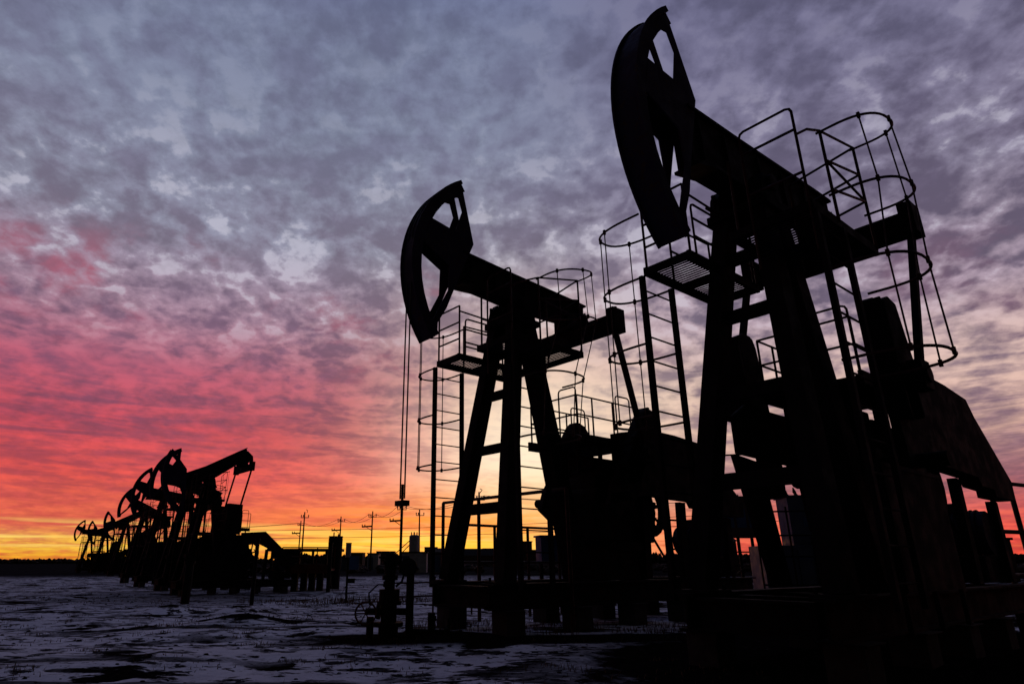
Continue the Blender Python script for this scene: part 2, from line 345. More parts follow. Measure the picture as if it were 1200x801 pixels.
# ------------------------------------------------------------------ pump jack
ZP = 6.68                                      # height of the beam pivot above the ground
def make_jack(label, loc, s=1., front=1., rear=1., tilt=0., crank=90., tail=1., drive=0., detail=True, cables=False, group='pump jacks along the row of wells', platforms=True):
    root = thing('pump_jack', label, 'pump jack', loc, BX, group)
    wp = lambda p: (p[0] * s * (rear if p[0] > 0 else front), p[1] * s, p[2] * s)
    ta = R(tilt)
    def T(p):                                  # beam frame -> jack frame (turn about the pivot, tail up for tilt > 0)
        x, y, z = p; return (x * math.cos(ta) - z * math.sin(ta), y, ZP + x * math.sin(ta) + z * math.cos(ta))
    def part(mb, name, m, parent=root, beamframe=False, **k):
        if beamframe: mb.v = [T(p) for p in mb.v]
        return mb.build(name, m, parent, wp, **k)
    nseg = 8 if detail else 5
    # concrete piles
    for y, xs in ((-.8, (-.9, .85, 2.5, 4.2, 6.6)), (.8, (-.9, 1.65, 3.5, 5.2, 6.9))):
        for x in xs:
            m = MB(); m.box((x-.21, y-.2, -.5), (x+.21, y+.2, .405)); m.box((x-.26, y-.25, .405), (x+.26, y+.25, .425)); part(m, 'pile', conc, bevel=.012 if detail else 0)
    # skid
    m = MB()
    for y in (-.8, .8): m.ibeam((-1.35, y, .64), (7.4, y, .64), .24, .42)
    for x in (-1.25, -.3, .9, 2.2, 3.6, 5.0, 6.4, 7.3): m.ibeam((x, -.67, .63), (x, .67, .63), .2, .36)
    part(m, 'skid_frame', steel)
    # four post legs
    feet = [(-1.0, -.85), (-1.0, .78), (1.42, -.34)]; tops = [(-.15, -.36), (-.15, .20), (.20, -.32)]
    for (fx, fy), (tx_, ty) in zip(feet, tops):
        m = MB(); wd = .25 if fx < 0 else .36
        m.beam((fx, fy, .87), (tx_, ty, ZP - .62), wd, .30 if fx < 0 else .42, (1, 0, 0), wd * .9, .30)
        m.box((fx-.26, fy-.24, .852), (fx+.26, fy+.24, .885))
        if detail:
            for q in ((-.2,-.18),(.2,-.18),(-.2,.18),(.2,.18)): m.rod((fx+q[0], fy+q[1], .885), (fx+q[0], fy+q[1], .95), .022, 6)
        part(m, 'leg', steel)
    lerp = lambda z, i: (feet[i][0] + (tops[i][0]-feet[i][0]) * (z-.87)/(ZP-.62-.87), feet[i][1] + (tops[i][1]-feet[i][1]) * (z-.87)/(ZP-.62-.87), z)
    for z in (5.36, 4.45, 3.32, 2.17):
        m = MB(); m.beam(lerp(z, 0), lerp(z, 1), .10, .17 if z > 3 else .2); part(m, 'cross_brace', steel)
    # cap, saddle bearing
    m = MB(); m.box((-.36, -.54, ZP-.66), (.44, .38, ZP-.54))
    m.prism([(-.30, ZP-.54), (.40, ZP-.54), (.30, ZP-.2), (.22, ZP-.05), (-.12, ZP-.05), (-.22, ZP-.2)], -.46, -.24)
    m.prism([(-.30, ZP-.54), (.40, ZP-.54), (.30, ZP-.2), (.22, ZP-.05), (-.12, ZP-.05), (-.22, ZP-.2)], .22, .36)
    m.tube([(.05, -.52, ZP-.18), (.05, .42, ZP-.18)], .13, 12)
    if detail:
        for yy in (-.35, .29): m.rod((-.30, yy, ZP-.44), (-.48, yy, ZP-.44), .03); m.rod((-.24, yy, ZP-.54), (-.24, yy, ZP-.14), .035)
    part(m, 'saddle_bearing', steel)
    TL = lambda x: x * tail if x > 0 else x
    # walking beam, in its own frame: the top flange lies about half a metre above the pivot
    m = MB()
    top, bot = .64, -.12
    poly = [(-1.45, top+.04), (-1.45, -.20), (-.9, -.10), (.4, bot), (2.0, .02), (3.2, .16), (3.2, .68), (2.6, .69), (0, .67)]
    m.prism(poly, -.13, .13)
    m.prism([(-1.45, top+.04), (-1.45, top+.09), (0, .72), (2.6, .74), (3.25, .73), (3.25, .68), (2.6, .69), (0, .67)], -.19, .19)
    m.prism([(-1.45, -.20), (-.9, -.10), (.4, bot), (2.0, .02), (3.2, .16), (3.2, .11), (2.0, -.03), (.4, bot-.05), (-.9, -.15), (-1.45, -.25)], -.19, .19)
    m.prism([(2.2, .05), (3.25, .16), (3.25, .5), (3.55, .05), (3.5, -.22), (2.3, -.22)], -.16, .16)
    if detail:
        for x in (-1.2, -.5, .5, 1.3, 2.1, 2.9):
            zb = -.08 if x < 1 else (.02 + (x-2)*.1)
            m.box((x-.012, -.175, zb), (x+.012, .175, .60))
        for k in range(7): m.rod((-.45+.12*k, 0.155, .651), (-.45+.12*k, .155, .70), .016, 6)
    m.v = [(TL(x), y, z if tail == 1 else (.30 + (z-.30)*.80)) for x, y, z in m.v]
    beam = part(m, 'walking_beam', steel, beamframe=True)
    # horse head: two side plates with openings and the curved front
    RR = 2.65; a0, a1 = 53, -40; ACX, ACZ = -.04, .17
    def arc(r, aa): return (ACX - r * math.cos(R(aa)), ACZ + r * math.sin(R(aa)))
    NA = 24
    outer = [arc(RR, a0 + (a1 - a0) * k / NA) for k in range(NA + 1)]
    head = MB()
    m = head
    for k in range(NA):                                 # front plate
        (xa, za), (xb, zb) = outer[k], outer[k+1]
        (xc, zc), (xd, zd) = arc(RR-.05, a0 + (a1-a0)*(k+1)/NA), arc(RR-.05, a0 + (a1-a0)*k/NA)
        m.prism([(xa, za), (xb, zb), (xc, zc), (xd, zd)], -.20, .20)
    for e_ in (-.212, .182):                            # edge lips that keep the cable on the arc
        for k in range(NA):
            (xa, za), (xb, zb) = arc(RR+.04, a0 + (a1-a0)*k/NA), arc(RR+.04, a0 + (a1-a0)*(k+1)/NA)
            (xc, zc), (xd, zd) = arc(RR-.05, a0 + (a1-a0)*(k+1)/NA), arc(RR-.05, a0 + (a1-a0)*k/NA)
            m.prism([(xa, za), (xb, zb), (xc, zc), (xd, zd)], e_, e_ + .03)
    hd = part(m, 'horse_head', paint, beamframe=True)
    rim = .22
    for ys in (-1, 1):
        pl = MB(); y0, y1 = sorted((ys * .145, ys * .165))
        NB = 14
        for k in range(NB):                              # rim along the arc
            aa, ab = a0 + (a1-a0)*k/NB, a0 + (a1-a0)*(k+1)/NB
            pl.prism([arc(RR-.05, aa), arc(RR-.05, ab), arc(RR-rim, ab), arc(RR-rim, aa)], y0, y1)
        P_ = lambda *q: pl.prism(list(q), y0 - .0015, y1 + .0015)
        tip, back, low_ = arc(RR-.05, a0), (-1.18, .91), arc(RR-.05, a1)
        P_(tip, arc(RR-rim, 47), (-1.96, 1.82), (-1.66, 1.87))                       # tip gusset
        P_(tip, (-1.66, 1.87), (-1.54, 1.57), back)                                  # back edge, upper
        P_((-1.54, 1.57), (-1.69, 1.02), (-1.6, .6), back)                           # gusset on the back edge
        P_(arc(RR-rim, 22), (-1.69, 1.02), (-1.6, .6), arc(RR-rim, 11))              # middle panel
        P_(arc(RR-rim, 11), (-1.6, .6), (-1.52, -.04), (-1.78, .18), arc(RR-rim, 7))
        P_((-1.6, .6), back, (-1.52, -.04))
        P_((-1.78, .18), (-1.52, -.04), (-1.65, -.42), (-1.76, -.39))               # back edge, lower
        P_((-1.76, -.39), (-1.65, -.42), (-1.77, -.79), (-1.96, -1.17), (-1.99, -.93))
        P_((-1.99, -.93), (-1.96, -1.17), low_, arc(RR-rim, -38), arc(RR-rim, -33))
        part(pl, 'side_plate', paint, parent=hd, beamframe=True)
    for q in ([(-2.02, .75), (-1.98, .75), (-1.98, .40), (-2.02, .40)], [(-1.50, .95), (-1.46, .95), (-1.42, .25), (-1.46, .25)]):
        rb = MB(); rb.prism(q, -.143, .143); part(rb, 'rib', paint, parent=hd, beamframe=True)
    # equalizer and its bearing, hung below the beam tail
    ex, ez = 2.66 * tail, -.46 if tail == 1 else -.30
    tx0 = T((ex, 0, ez))
    m = MB(); m.box((tx0[0]-.16, -1.42, tx0[2]-.20), (tx0[0]+.16, 1.24, tx0[2]+.16))
    for yy in (-1.42, 1.24): m.box((tx0[0]-.20, yy-.1, tx0[2]-.24), (tx0[0]+.20, yy+.1, tx0[2]+.30)); m.rod((tx0[0], yy, tx0[2]+.30), (tx0[0], yy, tx0[2]+.36), .05)
    m.box((tx0[0]-.24, -.22, tx0[2]+.10), (tx0[0]+.24, .22, tx0[2]+.52))
    part(m, 'equalizer', steel, bevel=.01 if detail else 0)
    # gearbox on its pedestal
    sx, sz = 1.68 + drive, 2.5
    def DV(q): q.v = [(x + drive, y, z) for x, y, z in q.v]; return q
    m = MB(); m.box((1.7, -.55, .87), (3.2, .55, 1.45)); m.prism([(1.75, 1.45), (3.15, 1.45), (3.05, 1.62), (1.85, 1.62)], -.6, .6)
    part(DV(m), 'pedestal', steel)
    m = MB()
    m.prism([(1.55, 1.62), (3.5, 1.62), (3.65, 2.3), (3.5, 2.85), (3.1, 3.16), (2.0, 3.22), (1.6, 2.95), (1.42, 2.4)], -.50, .50)
    m.box((1.46, -.56, 2.42), (3.6, .56, 2.52))
    for xx in (1.62, 2.5): m.tube([(xx, -.62, 2.5), (xx, .62, 2.5)], .24, 16)
    m.box((1.8, -.3, 3.2), (2.5, .3, 3.42))
    part(DV(m), 'gearbox', steel, bevel=.03 if detail else 0)
    m = MB(); m.tube([(sx, -1.4, sz), (sx, 1.4, sz)], .10, 12)
    part(m, 'crank_shaft', steel)
    ca_ = R(crank); cx, cz = math.cos(ca_), math.sin(ca_)
    def CR(u, v): return (sx + u * cx - v * cz, sz + u * cz + v * cx)
    pin = CR(1.12, 0)
    for ys in (-1, 1):
        m = MB(); y0, y1 = sorted((ys * .92, ys * 1.04))
        m.prism([CR(-.35, -.2), CR(.1, -.3), CR(2.3, -.2), CR(2.35, 0), CR(2.3, .2), CR(.1, .3), CR(-.35, .2)], y0, y1)
        cr = part(m, 'crank', steel)
        cw = MB()
        for v0, v1 in ((-1, -.21), (.21, 1)):
            sg = -1 if v0 < 0 else 1
            cw.prism([CR(.55, sg*.22), CR(2.0, sg*.215), CR(2.30, sg*.20), CR(2.27, sg*.27), CR(2.1, sg*.32), CR(1.2, sg*.34), CR(1.15, sg*.30), CR(.6, sg*.30)], *sorted((ys*.92, ys*1.20)))
        cw.prism([CR(1.3, -.36), CR(2.22, -.26), CR(2.31, 0), CR(2.22, .26), CR(1.3, .36)], *sorted((ys*1.10, ys*1.23)))
        if rear != 1: cw.prism([CR(.9, -.62), CR(2.6, -.55), CR(2.6, .55), CR(.9, .62)], *sorted((ys*.84, ys*1.26)))
        part(cw, 'counterweight', steel, parent=cr, bevel=.02 if detail else 0)
        m = MB(); m.beam((pin[0], ys*1.34, pin[1]), (tx0[0], ys*1.38, tx0[2]-.22), .09, .11, (1, 0, 0))
        m.tube([(pin[0], ys*.98, pin[1]), (pin[0], ys*1.46, pin[1])], .12, 12); m.box((pin[0]-.17, ys*1.34-.09, pin[1]-.2), (pin[0]+.17, ys*1.34+.09, pin[1]+.2))
        part(m, 'pitman_arm', steel)
    # belt guard, pulleys and motor
    m = MB()
    m.prism([(2.5, 3.92), (3.6, 4.12), (4.6, 4.10), (5.71, 4.02), (5.98, 3.72), (7.4, 2.66), (7.34, 2.30), (6.05, 2.30), (6.05, 2.42), (5.3, 2.44), (5.2, 2.58), (3.4, 2.62), (2.5, 2.5)], -.86, -.58) if detail or rear == 1 else \
        m.prism([(2.75, 3.5), (4.6, 3.6), (7.3, 1.9), (7.3, 1.62), (6.35, 1.62), (5.4, 2.5), (4.2, 2.9), (2.75, 2.75)], -.86, -.58)
    part(m, 'belt_guard', steel)
    m = MB()
    for k in range(20):
        aa, ab = 2*math.pi*k/20, 2*math.pi*(k+1)/20
        q = lambda r, a_: (3.75 + r*math.cos(a_), 2.35 + r*math.sin(a_))
        m.prism([q(.62, aa), q(.62, ab), q(.53, ab), q(.53, aa)], -.56, -.40)
    for k in range(5):
        a_ = 2*math.pi*k/5+.2; m.beam((3.75, -.48, 2.35), (3.75+.54*math.cos(a_), -.48, 2.35+.54*math.sin(a_)), .06, .08)
    m.tube([(3.75, -.6, 2.35), (3.75, .5, 2.35)], .09, 10)
    part(m, 'pulley', steel)
    m = MB(); m.box((5.9, -.5, .87), (7.2, .5, 1.30)); m.beam((6.1, .35, 1.3), (6.9, .35, 1.34), .1, .08); part(m, 'motor_base', steel)
    m = MB(); m.tube([(6.55, -.52, 1.72), (6.55, .55, 1.72)], .38, 20)
    for k in range(10): m.tube([(6.55, -.4+.08*k, 1.72), (6.55, -.375+.08*k, 1.72)], .41, 20)
    m.box((6.35, -.15, 2.0), (6.75, .2, 2.25)); part(m, 'motor', paint)
    for x, z1 in ((3.45, 2.6), (4.9, 2.56), (6.9, 2.28)):
        m = MB(); m.beam((x, -.55, .87), (x+.1, -.55, z1), .22, .14, (0, 1, 0)); part(m, 'guard_post', steel)
    m = MB(); m.rod((3.8, -.5, 2.3), (5.7, -.5, .95), .03); m.rod((4.4, .4, 2.6), (5.9, .4, .9), .03); part(m, 'brake_rod', steel)
    # sheet fence round the swinging weights
    m = MB()
    m.box((-.55, -1.32, .9), (1.35, -1.30, 2.20)); m.box((-.57, -1.33, 2.20), (1.38, -1.27, 2.25))
    for x in (-.55, .4, 1.33): m.box((x-.03, -1.30, .5), (x+.03, -1.25, 2.24))
    if detail and cables: m = None
    else:
        fg = MB(); fg.prism([(.1, 2.66), (3.95, 2.56), (3.95, 3.42), (.5, 3.42), (.1, 3.2)], .66, .70); part(fg, 'crank_guard', steel)
        fg = MB(); fg.prism([(.75, .87), (1.25, .87), (.85, 2.6), (.15, 2.66)], .72, .80); part(fg, 'guard_post', steel)
    if m: part(m, 'crank_guard', steel)
    # service platform over the gearbox
    m = MB(); m.box((1.25, -.72, 3.64), (3.3, .72, 3.72))
    for y in (-.72, .72): m.box((1.22, y-.03, 3.58), (3.33, y+.03, 3.78))
    for x in (1.5, 2.2, 3.1):
        for y in (-.5, .5): m.rod((x, y, 3.0), (x, y, 3.64), .05)
    pf = part(m, 'gearbox_platform', steel)
    def railing(posts, rails, parent, r=.020):
        q = MB()
        for a_, b_ in posts: q.rod(a_, b_, r, 6)
        for pl_ in rails: q.tube(pl_, r * .9, 6)
        return part(q, 'railing', rail, parent=parent)
    def loop(x0, y0, x1, y1, z0, z1, c=.07):
        dx, dy = x1-x0, y1-y0; L = math.hypot(dx, dy); ux, uy = dx/L*c, dy/L*c
        return [(x0, y0, z0), (x0, y0, z1-c), (x0+ux*.3, y0+uy*.3, z1-c*.3), (x0+ux, y0+uy, z1), (x1-ux, y1-uy, z1), (x1-ux*.3, y1-uy*.3, z1-c*.3), (x1, y1, z1-c), (x1, y1, z0)]
    posts = []; rails = []
    for y in (-.7, .7):
        rails += [[(1.3, y, 4.62), (3.3, y, 4.62)], [(1.3, y, 4.2), (3.3, y, 4.2)]]
        posts += [((x, y, 3.72), (x, y, 4.62)) for x in (1.3, 1.8, 2.5, 3.3)]
    rails += [[(1.3, -.7, 4.62), (1.3, .7, 4.62)], [(1.3, -.7, 4.2), (1.3, .7, 4.2)], loop(1.28, -.7, 1.28, -.2, 3.72, 4.8), loop(2.6, -.72, 3.1, -.72, 3.72, 4.8), loop(2.7, .72, 3.2, .72, 3.72, 4.8)]
    railing(posts, rails, pf)
    if not platforms: return root
    # two work platforms beside the post head, each with its caged ladder
    def platform(x0, x1, y0, y1, z, post_rails):
        q = MB()
        for yy in (y0, y1): q.box((x0, min(yy, yy), z-.07), (x1, yy+.05 if yy == y0 else yy+.05, z+.06))
        for xx in (x0+.002, (x0+x1)/2, x1-.052): q.box((xx, y0+.052, z-.066), (xx+.05, y1-.002, z+.05))
        pfm = part(q, 'work_platform', steel)
        gr = MB(); n_ = int((x1-x0)/.07)-1
        if detail:
            for k in range(n_): gr.box((x0+.055+.07*k, y0+.053, z-.008), (x0+.080+.07*k, y1-.003, z+.008)) if not abs(x0+.06+.07*k-(x0+x1)/2-.02) < .05 else None
        else: gr.box((x0+.053, y0+.053, z-.01), (x1-.06, y1-.003, z+.01))
        part(gr, 'grating', steel, parent=pfm)
        railing(*post_rails, pfm)
        return pfm
    ph = 5.25; x0, x1 = -1.18, .74; ya, yb = .26, .98
    pr1 = ([((-1.16, yb, ph), (-1.16, yb, ph+1.12)), ((-1.16, ya, ph), (-1.16, ya, ph+1.12)), ((.7, yb, ph), (.7, yb, ph+1.05)), ((-.47, yb, ph), (-.47, yb, ph+1.02)), ((.68, ya, ph), (.68, ya, ph+.95))],
           [[(-1.16, yb, ph+1.12), (-1.16, ya, ph+1.12)], [(-1.16, yb, ph+.75), (-1.16, ya, ph+.75)], [(-1.16, yb, ph+.38), (-1.16, ya, ph+.38)],
            [(-1.16, ya, ph+1.0), (.7, ya, ph+.95)], [(-1.0, ya, ph+.62), (.7, ya, ph+.62)], [(-1.0, ya, ph+.33), (.7, ya, ph+.33)],
            loop(-1.0, ya, .58, ya, ph, ph+.86), [(.7, ya, ph+.95), (.7, yb, ph+1.05)], [(.7, ya, ph+.5), (.7, yb, ph+.5)],
            [(-.47, yb, ph+1.02), (.7, yb, ph+1.05)], [(-.47, yb, ph+.55), (.7, yb, ph+.55)]])
    p1 = platform(x0, x1, ya, yb, ph, pr1)
    n2_, xe = -1.40, .80
    zr = .28
    pr2 = ([((-.45, n2_, ph), (-.45, n2_, ph+1.38)), ((xe-.05, n2_, ph), (xe-.05, n2_, ph+1.38+zr)), ((xe-.05, -.45, ph), (xe-.05, -.45, ph+1.5)), ((-1.15, -.45, ph), (-1.15, -.45, ph+1.1))],
           [[(-.45, n2_, ph+h1), (xe-.05, n2_, ph+h1+zr)] for h1 in (1.38, .92, .48)] + [[(xe-.05, n2_, ph+h1+zr), (xe-.05, -.45, ph+h1+.12)] for h1 in (1.38, .92, .48)] + [
            [(-.45, n2_, ph+.92), (xe-.05, n2_, ph+.48+zr)],
            loop(-1.17, -1.36, -1.17, -.66, ph-.6, ph+1.42), [(-1.17, -1.36, ph+1.08), (-1.17, -.66, ph+1.08)], [(-1.17, -1.36, ph+.46), (-1.17, -.66, ph+.46)], [(-1.17, -1.36, ph+1.0), (-.95, -1.42, ph+1.15), (-.45, n2_, ph+1.38)]])
    p2 = platform(x0, xe, -1.40, -.38, ph, pr2)
    def ladder(yy, sg, xa, xb, zt, hoops, strips, legz=.75):
        q = MB()
        for xx in (xa, xb): q.beam((xx, yy, legz), (xx, yy, zt), .06, .085, (1, 0, 0))
        z = legz + .25
        while z < zt - .1: q.rod((xa, yy, z), (xb, yy, z), .013, 6); z += .36
        ld = part(q, 'ladder', steel)
        cg = MB()
        def hp(h, a_):
            z, ha, hb, zb, bulge_ = h; xm, hw = (ha+hb)/2, (hb-ha)/2; c_ = math.copysign(abs(math.cos(a_)) ** .8, math.cos(a_))
            return (xm - hw * (1.0 + .12 * math.sin(a_)) * c_, yy + sg * (.03 + bulge_ * math.sin(a_) ** .8), z + (zb-z) * (1-c_)/2)
        for h in hoops:
            pts = [(h[1], yy-.05*sg, h[0])] + [hp(h, math.pi * k / 22) for k in range(1, 22)] + [(h[2], yy-.05*sg, h[3])]
            cg.tube(pts, .017, 6)
        for a_ in strips:
            cg.tube([hp(h, a_) for h in hoops], .010, 6)
            for h in hoops: p = hp(h, a_); cg.box((p[0]-.018, p[1]-.018, p[2]-.04), (p[0]+.018, p[1]+.018, p[2]+.04))
        part(cg, 'safety_cage', rail, parent=ld)
        return ld
    ladder(1.05, 1, -1.20, -.47, ph-.08, [(z, -1.2, -.47, z, .88) for z in (6.2, 5.16, 4.14, 3.10)], (R(40), R(78), R(140)))
    ladder(-1.40, -1, -1.15, -.40, ph-.08, [(6.61, -.45, .75, 6.89, .60), (5.66, -.45, .74, 5.8, .66), (4.45, -1.0, .16, 4.45, .74), (3.3, -1.15, -.10, 3.3, .80)], (R(40), R(92), R(140)))
    if cables:
        cb = MB()
        for yy in (-.07, .07):
            pts = [T((arc(RR+.03, 40 - k*30/13)[0], yy, arc(RR+.03, 40 - k*30/13)[1])) for k in range(14)]; XR = -pts[-1][0]
            pts.append((-XR, yy, 2.25)); cb.tube(pts, .014, 6)
        part(cb, 'bridle_cable', wire)
        cb = MB(); cb.box((-XR-.07, -.13, 2.13), (-XR+.07, .13, 2.22)); part(cb, 'carrier_bar', steel)
        cb = MB(); cb.rod((-XR, 0, 1.15), (-XR, 0, 2.5), .024); part(cb, 'polished_rod', steel)
    return root

def gz_(x, y, dz=0): return (x, y, hgt(x, y) + dz)
make_jack('largest pump jack, nearest at the right, with open plates in its horse head', (4.2, 8.4, 0), tilt=3.0, crank=98)
make_jack('middle pump jack, its horse head cables dropping to the wellhead', (.95, 13.0, 0), tilt=-4, crank=56, tail=.74, drive=.42, cables=True)
FARG = dict(s=.66, detail=False)
make_jack('pump jack at the right end of the far cluster, beam tail lifted steeply', (-10.2, 25.6, 0), tilt=24, crank=88, front=.98, rear=.76, **FARG)
make_jack('pump jack second from the right of the far cluster, horse head raised', (-12.7, 29.6, 0), tilt=-16, crank=20, front=.95, rear=.7, **FARG)
make_jack('pump jack in the middle of the far cluster, third from its right end', (-16.3, 35.0, 0), tilt=-6, crank=-30, front=.9, rear=.7, **FARG)
make_jack('low pump jack in the far cluster, head down, just left of its centre', (-21.6, 44., 0), tilt=-22, crank=120, front=.95, rear=.8, **FARG)
make_jack('small distant pump jack with lifted tail, fifth from the right of the far cluster', (-28.9, 56., 0), tilt=27, crank=85, front=.95, rear=.95, **FARG)
make_jack('tiny pump jack second from the left end of the far cluster', (-39.2, 72., 0), tilt=20, crank=75, front=1., rear=.8, **FARG)
make_jack('tiny pump jack at the left end of the far cluster, above yellow sky', (-45.4, 80., 0), tilt=-8, crank=10, front=1., rear=.8, **FARG)

# ------------------------------------------------------------------ wellhead under the middle jack
def to_w(P, l): return (P[0] + l[0]*math.cos(BX) - l[1]*math.sin(BX), P[1] + l[0]*math.sin(BX) + l[1]*math.cos(BX))
def wellhead(P, xl, label, full=True):
    x, y = to_w(P, (xl, 0)); r = thing('wellhead', label, 'wellhead', (x, y, hgt(x, y) - .14), 0, 'wellheads below the horse heads')
    m = MB()
    m.tube([(0,0,-.3), (0,0,.35)], .16, 14); m.tube([(0,0,.30), (0,0,.36)], .24, 14); m.tube([(0,0,.36), (0,0,.62)], .13, 14)
    m.tube([(0,0,.62), (0,0,.68)], .20, 14); m.tube([(0,0,.68), (0,0,.86)], .17, 14); m.tube([(0,0,.86), (0,0,1.12)], .085, 12)
    m.tube([(0,0,1.0), (0,0,1.08)], .13, 8)
    m.build('casing_head', steel, r)
    m = MB(); m.tube([(0,0,1.12), (0,0,1.42)], .10, 12); m.tube([(0,0,1.25), (0,0,1.30)], .15, 8); m.rod((-.2,0,1.36), (.2,0,1.36), .02); m.build('stuffing_box', steel, r)
    m = MB(); m.tube([(0,0,.52), (-.38,0,.52)], .055, 10); m.tube([(-.3,0,.44), (-.3,0,-.2)], .06, 10); m.tube([(-.2,0,.52), (-.14,0,.52)], .12, 8); m.build('side_valve', steel, r)
    m = MB(); m.tube([(-.36 + .17*math.cos(a_), -.12, .50 + .17*math.sin(a_)) for a_ in [2*math.pi*k/16 for k in range(16)]], .016, 6, True)
    for k in range(3):
        a_ = k*math.pi/3; m.rod((-.36-.16*math.cos(a_), -.12, .5-.16*math.sin(a_)), (-.36+.16*math.cos(a_), -.12, .5+.16*math.sin(a_)), .010, 6)
    m.rod((-.36,-.14,.5), (-.36,0,.52), .02); m.build('handwheel', redp, r)
    m = MB(); m.tube([(0,.0,.52), (.3,0,.52)], .055, 10); m.tube([(.34,.0,-.2), (.34,0,1.10)], .065, 12); m.tube([(.3,.0,.22), (.95,.0,.2)], .05, 10)
    m.tube([(.70,0,.2), (.70,0,.5)], .06, 8); m.tube([(.64,0,.42), (.78,0,.42)], .04, 8); m.tube([(.98,0,.05), (.98,0,.42)], [.05,.012], 8); m.tube([(.92,0,.2), (.97,0,.2)], .10, 8)
    m.build('flow_line', steel, r)
    m = MB(); m.tube([(-.32,0,.62), (-.34,0,.8), (-.2,0,.93), (-.06,0,.93)], .014, 6); m.tube([(.1,0,.9), (.2,0,.98), (.24,0,1.12), (.2,0,1.2)], .02, 6); m.tube([(-.06,-.02,.90), (-.06,.0,.98)], .05, 8)
    m.build('gauge_pipe', steel, r)
    m = MB(); m.tube([(.30,-.04,1.20), (.30,.0,1.20)], .15, 20); m.tube([(.30,.02,1.20), (.30,.04,1.20)], .12, 20); m.build('gauge_dial_housing', dark, r)
    return r
wellhead(ROW[1], -2.82, 'wellhead with handwheel and valves under the middle pump jack cables')

# ------------------------------------------------------------------ yard equipment
def pipe_fence(label, a, b, z0, ztop, n, rr=.035, rails=(1., .5), group='pipe fences round the jacks'):
    r = thing('pipe_fence', label, 'fence', (a[0], a[1], 0), 0, group)
    d_ = (b[0]-a[0], b[1]-a[1])
    for k in range(n+1):
        q = MB(); x, y = d_[0]*k/n, d_[1]*k/n; q.rod((x, y, z0-.2), (x, y, ztop), rr*1.15, 8); q.build('post', rail, r)
    for f in rails:
        q = MB(); z = z0 + (ztop-z0)*f; q.tube([(0, 0, z), (d_[0], d_[1], z)], rr, 8); q.build('rail', rail, r)
    return r
Mj = ROW[1]
a_ = to_w(Mj, (.5, 2.98)); b_ = to_w(Mj, (.5, -1.0)); pipe_fence('tall rusty pipe frame running behind the legs of the middle jack', a_, b_, 0, 2.55, 3, .035, (1.,))
a_ = to_w(Mj, (.2, 2.)); b_ = to_w(Mj, (3.4, 2.)); pipe_fence('lower pipe frame beside the gearbox of the middle jack', a_, b_, 0, 2.0, 3, .03, (1., .6, .3))
# rails low behind the piles
a_ = to_w(Mj, (-.5, 3.6)); b_ = to_w(Mj, (9, 3.6)); pipe_fence('knee-high pipe rails seen between the piles of the middle jack', a_, b_, 0, .75, 8, .02, (1., .6))
# fence at the right border
pipe_fence('pipe fence with slanted rails at the right edge of the yard', (12.7, 15.6), (17.8, 18.2), 0, 3.05, 6, .05, (1., .62, .3))
# control cabinets near the middle jack
def cabinet(label, x, y, w_, d_, h_, z0, rz=0, m_=bluep):
    r = thing('control_cabinet', label, 'cabinet', (x, y, hgt(x, y)), rz, 'electrical cabinets on stands')
    q = MB(); q.box((-w_/2, -d_/2, z0), (w_/2, d_/2, z0+h_)); q.box((-w_/2-.04, -d_/2-.04, z0+h_+.002), (w_/2+.04, d_/2+.04, z0+h_+.05)); q.build('body', m_, r, bevel=.01)
    q = MB(); q.box((-w_/2+.05, -d_/2-.024, z0+.05), (w_/2-.05, -d_/2-.003, z0+h_-.05)); dd = q.build('door', m_, r)
    q = MB(); q.box((w_/2-.16, -d_/2-.06, z0+h_/2-.08), (w_/2-.13, -d_/2-.025, z0+h_/2+.08)); q.build('handle', steel, dd)
    for sx_ in (-1, 1):
        q = MB(); q.box((sx_*(w_/2-.06)-.04, -.05, -.3), (sx_*(w_/2-.06)+.04, .05, z0-.002)); q.build('leg', steel, r)
    return r
cabinet('wide dark cabinet on legs standing right of the middle jack posts', 2.35, 17.6, .85, .5, .62, 1.2, .2)
cabinet('tall narrow cabinet by the gearbox of the middle jack', 3.3, 17.0, .5, .5, 1.25, .9, .1)
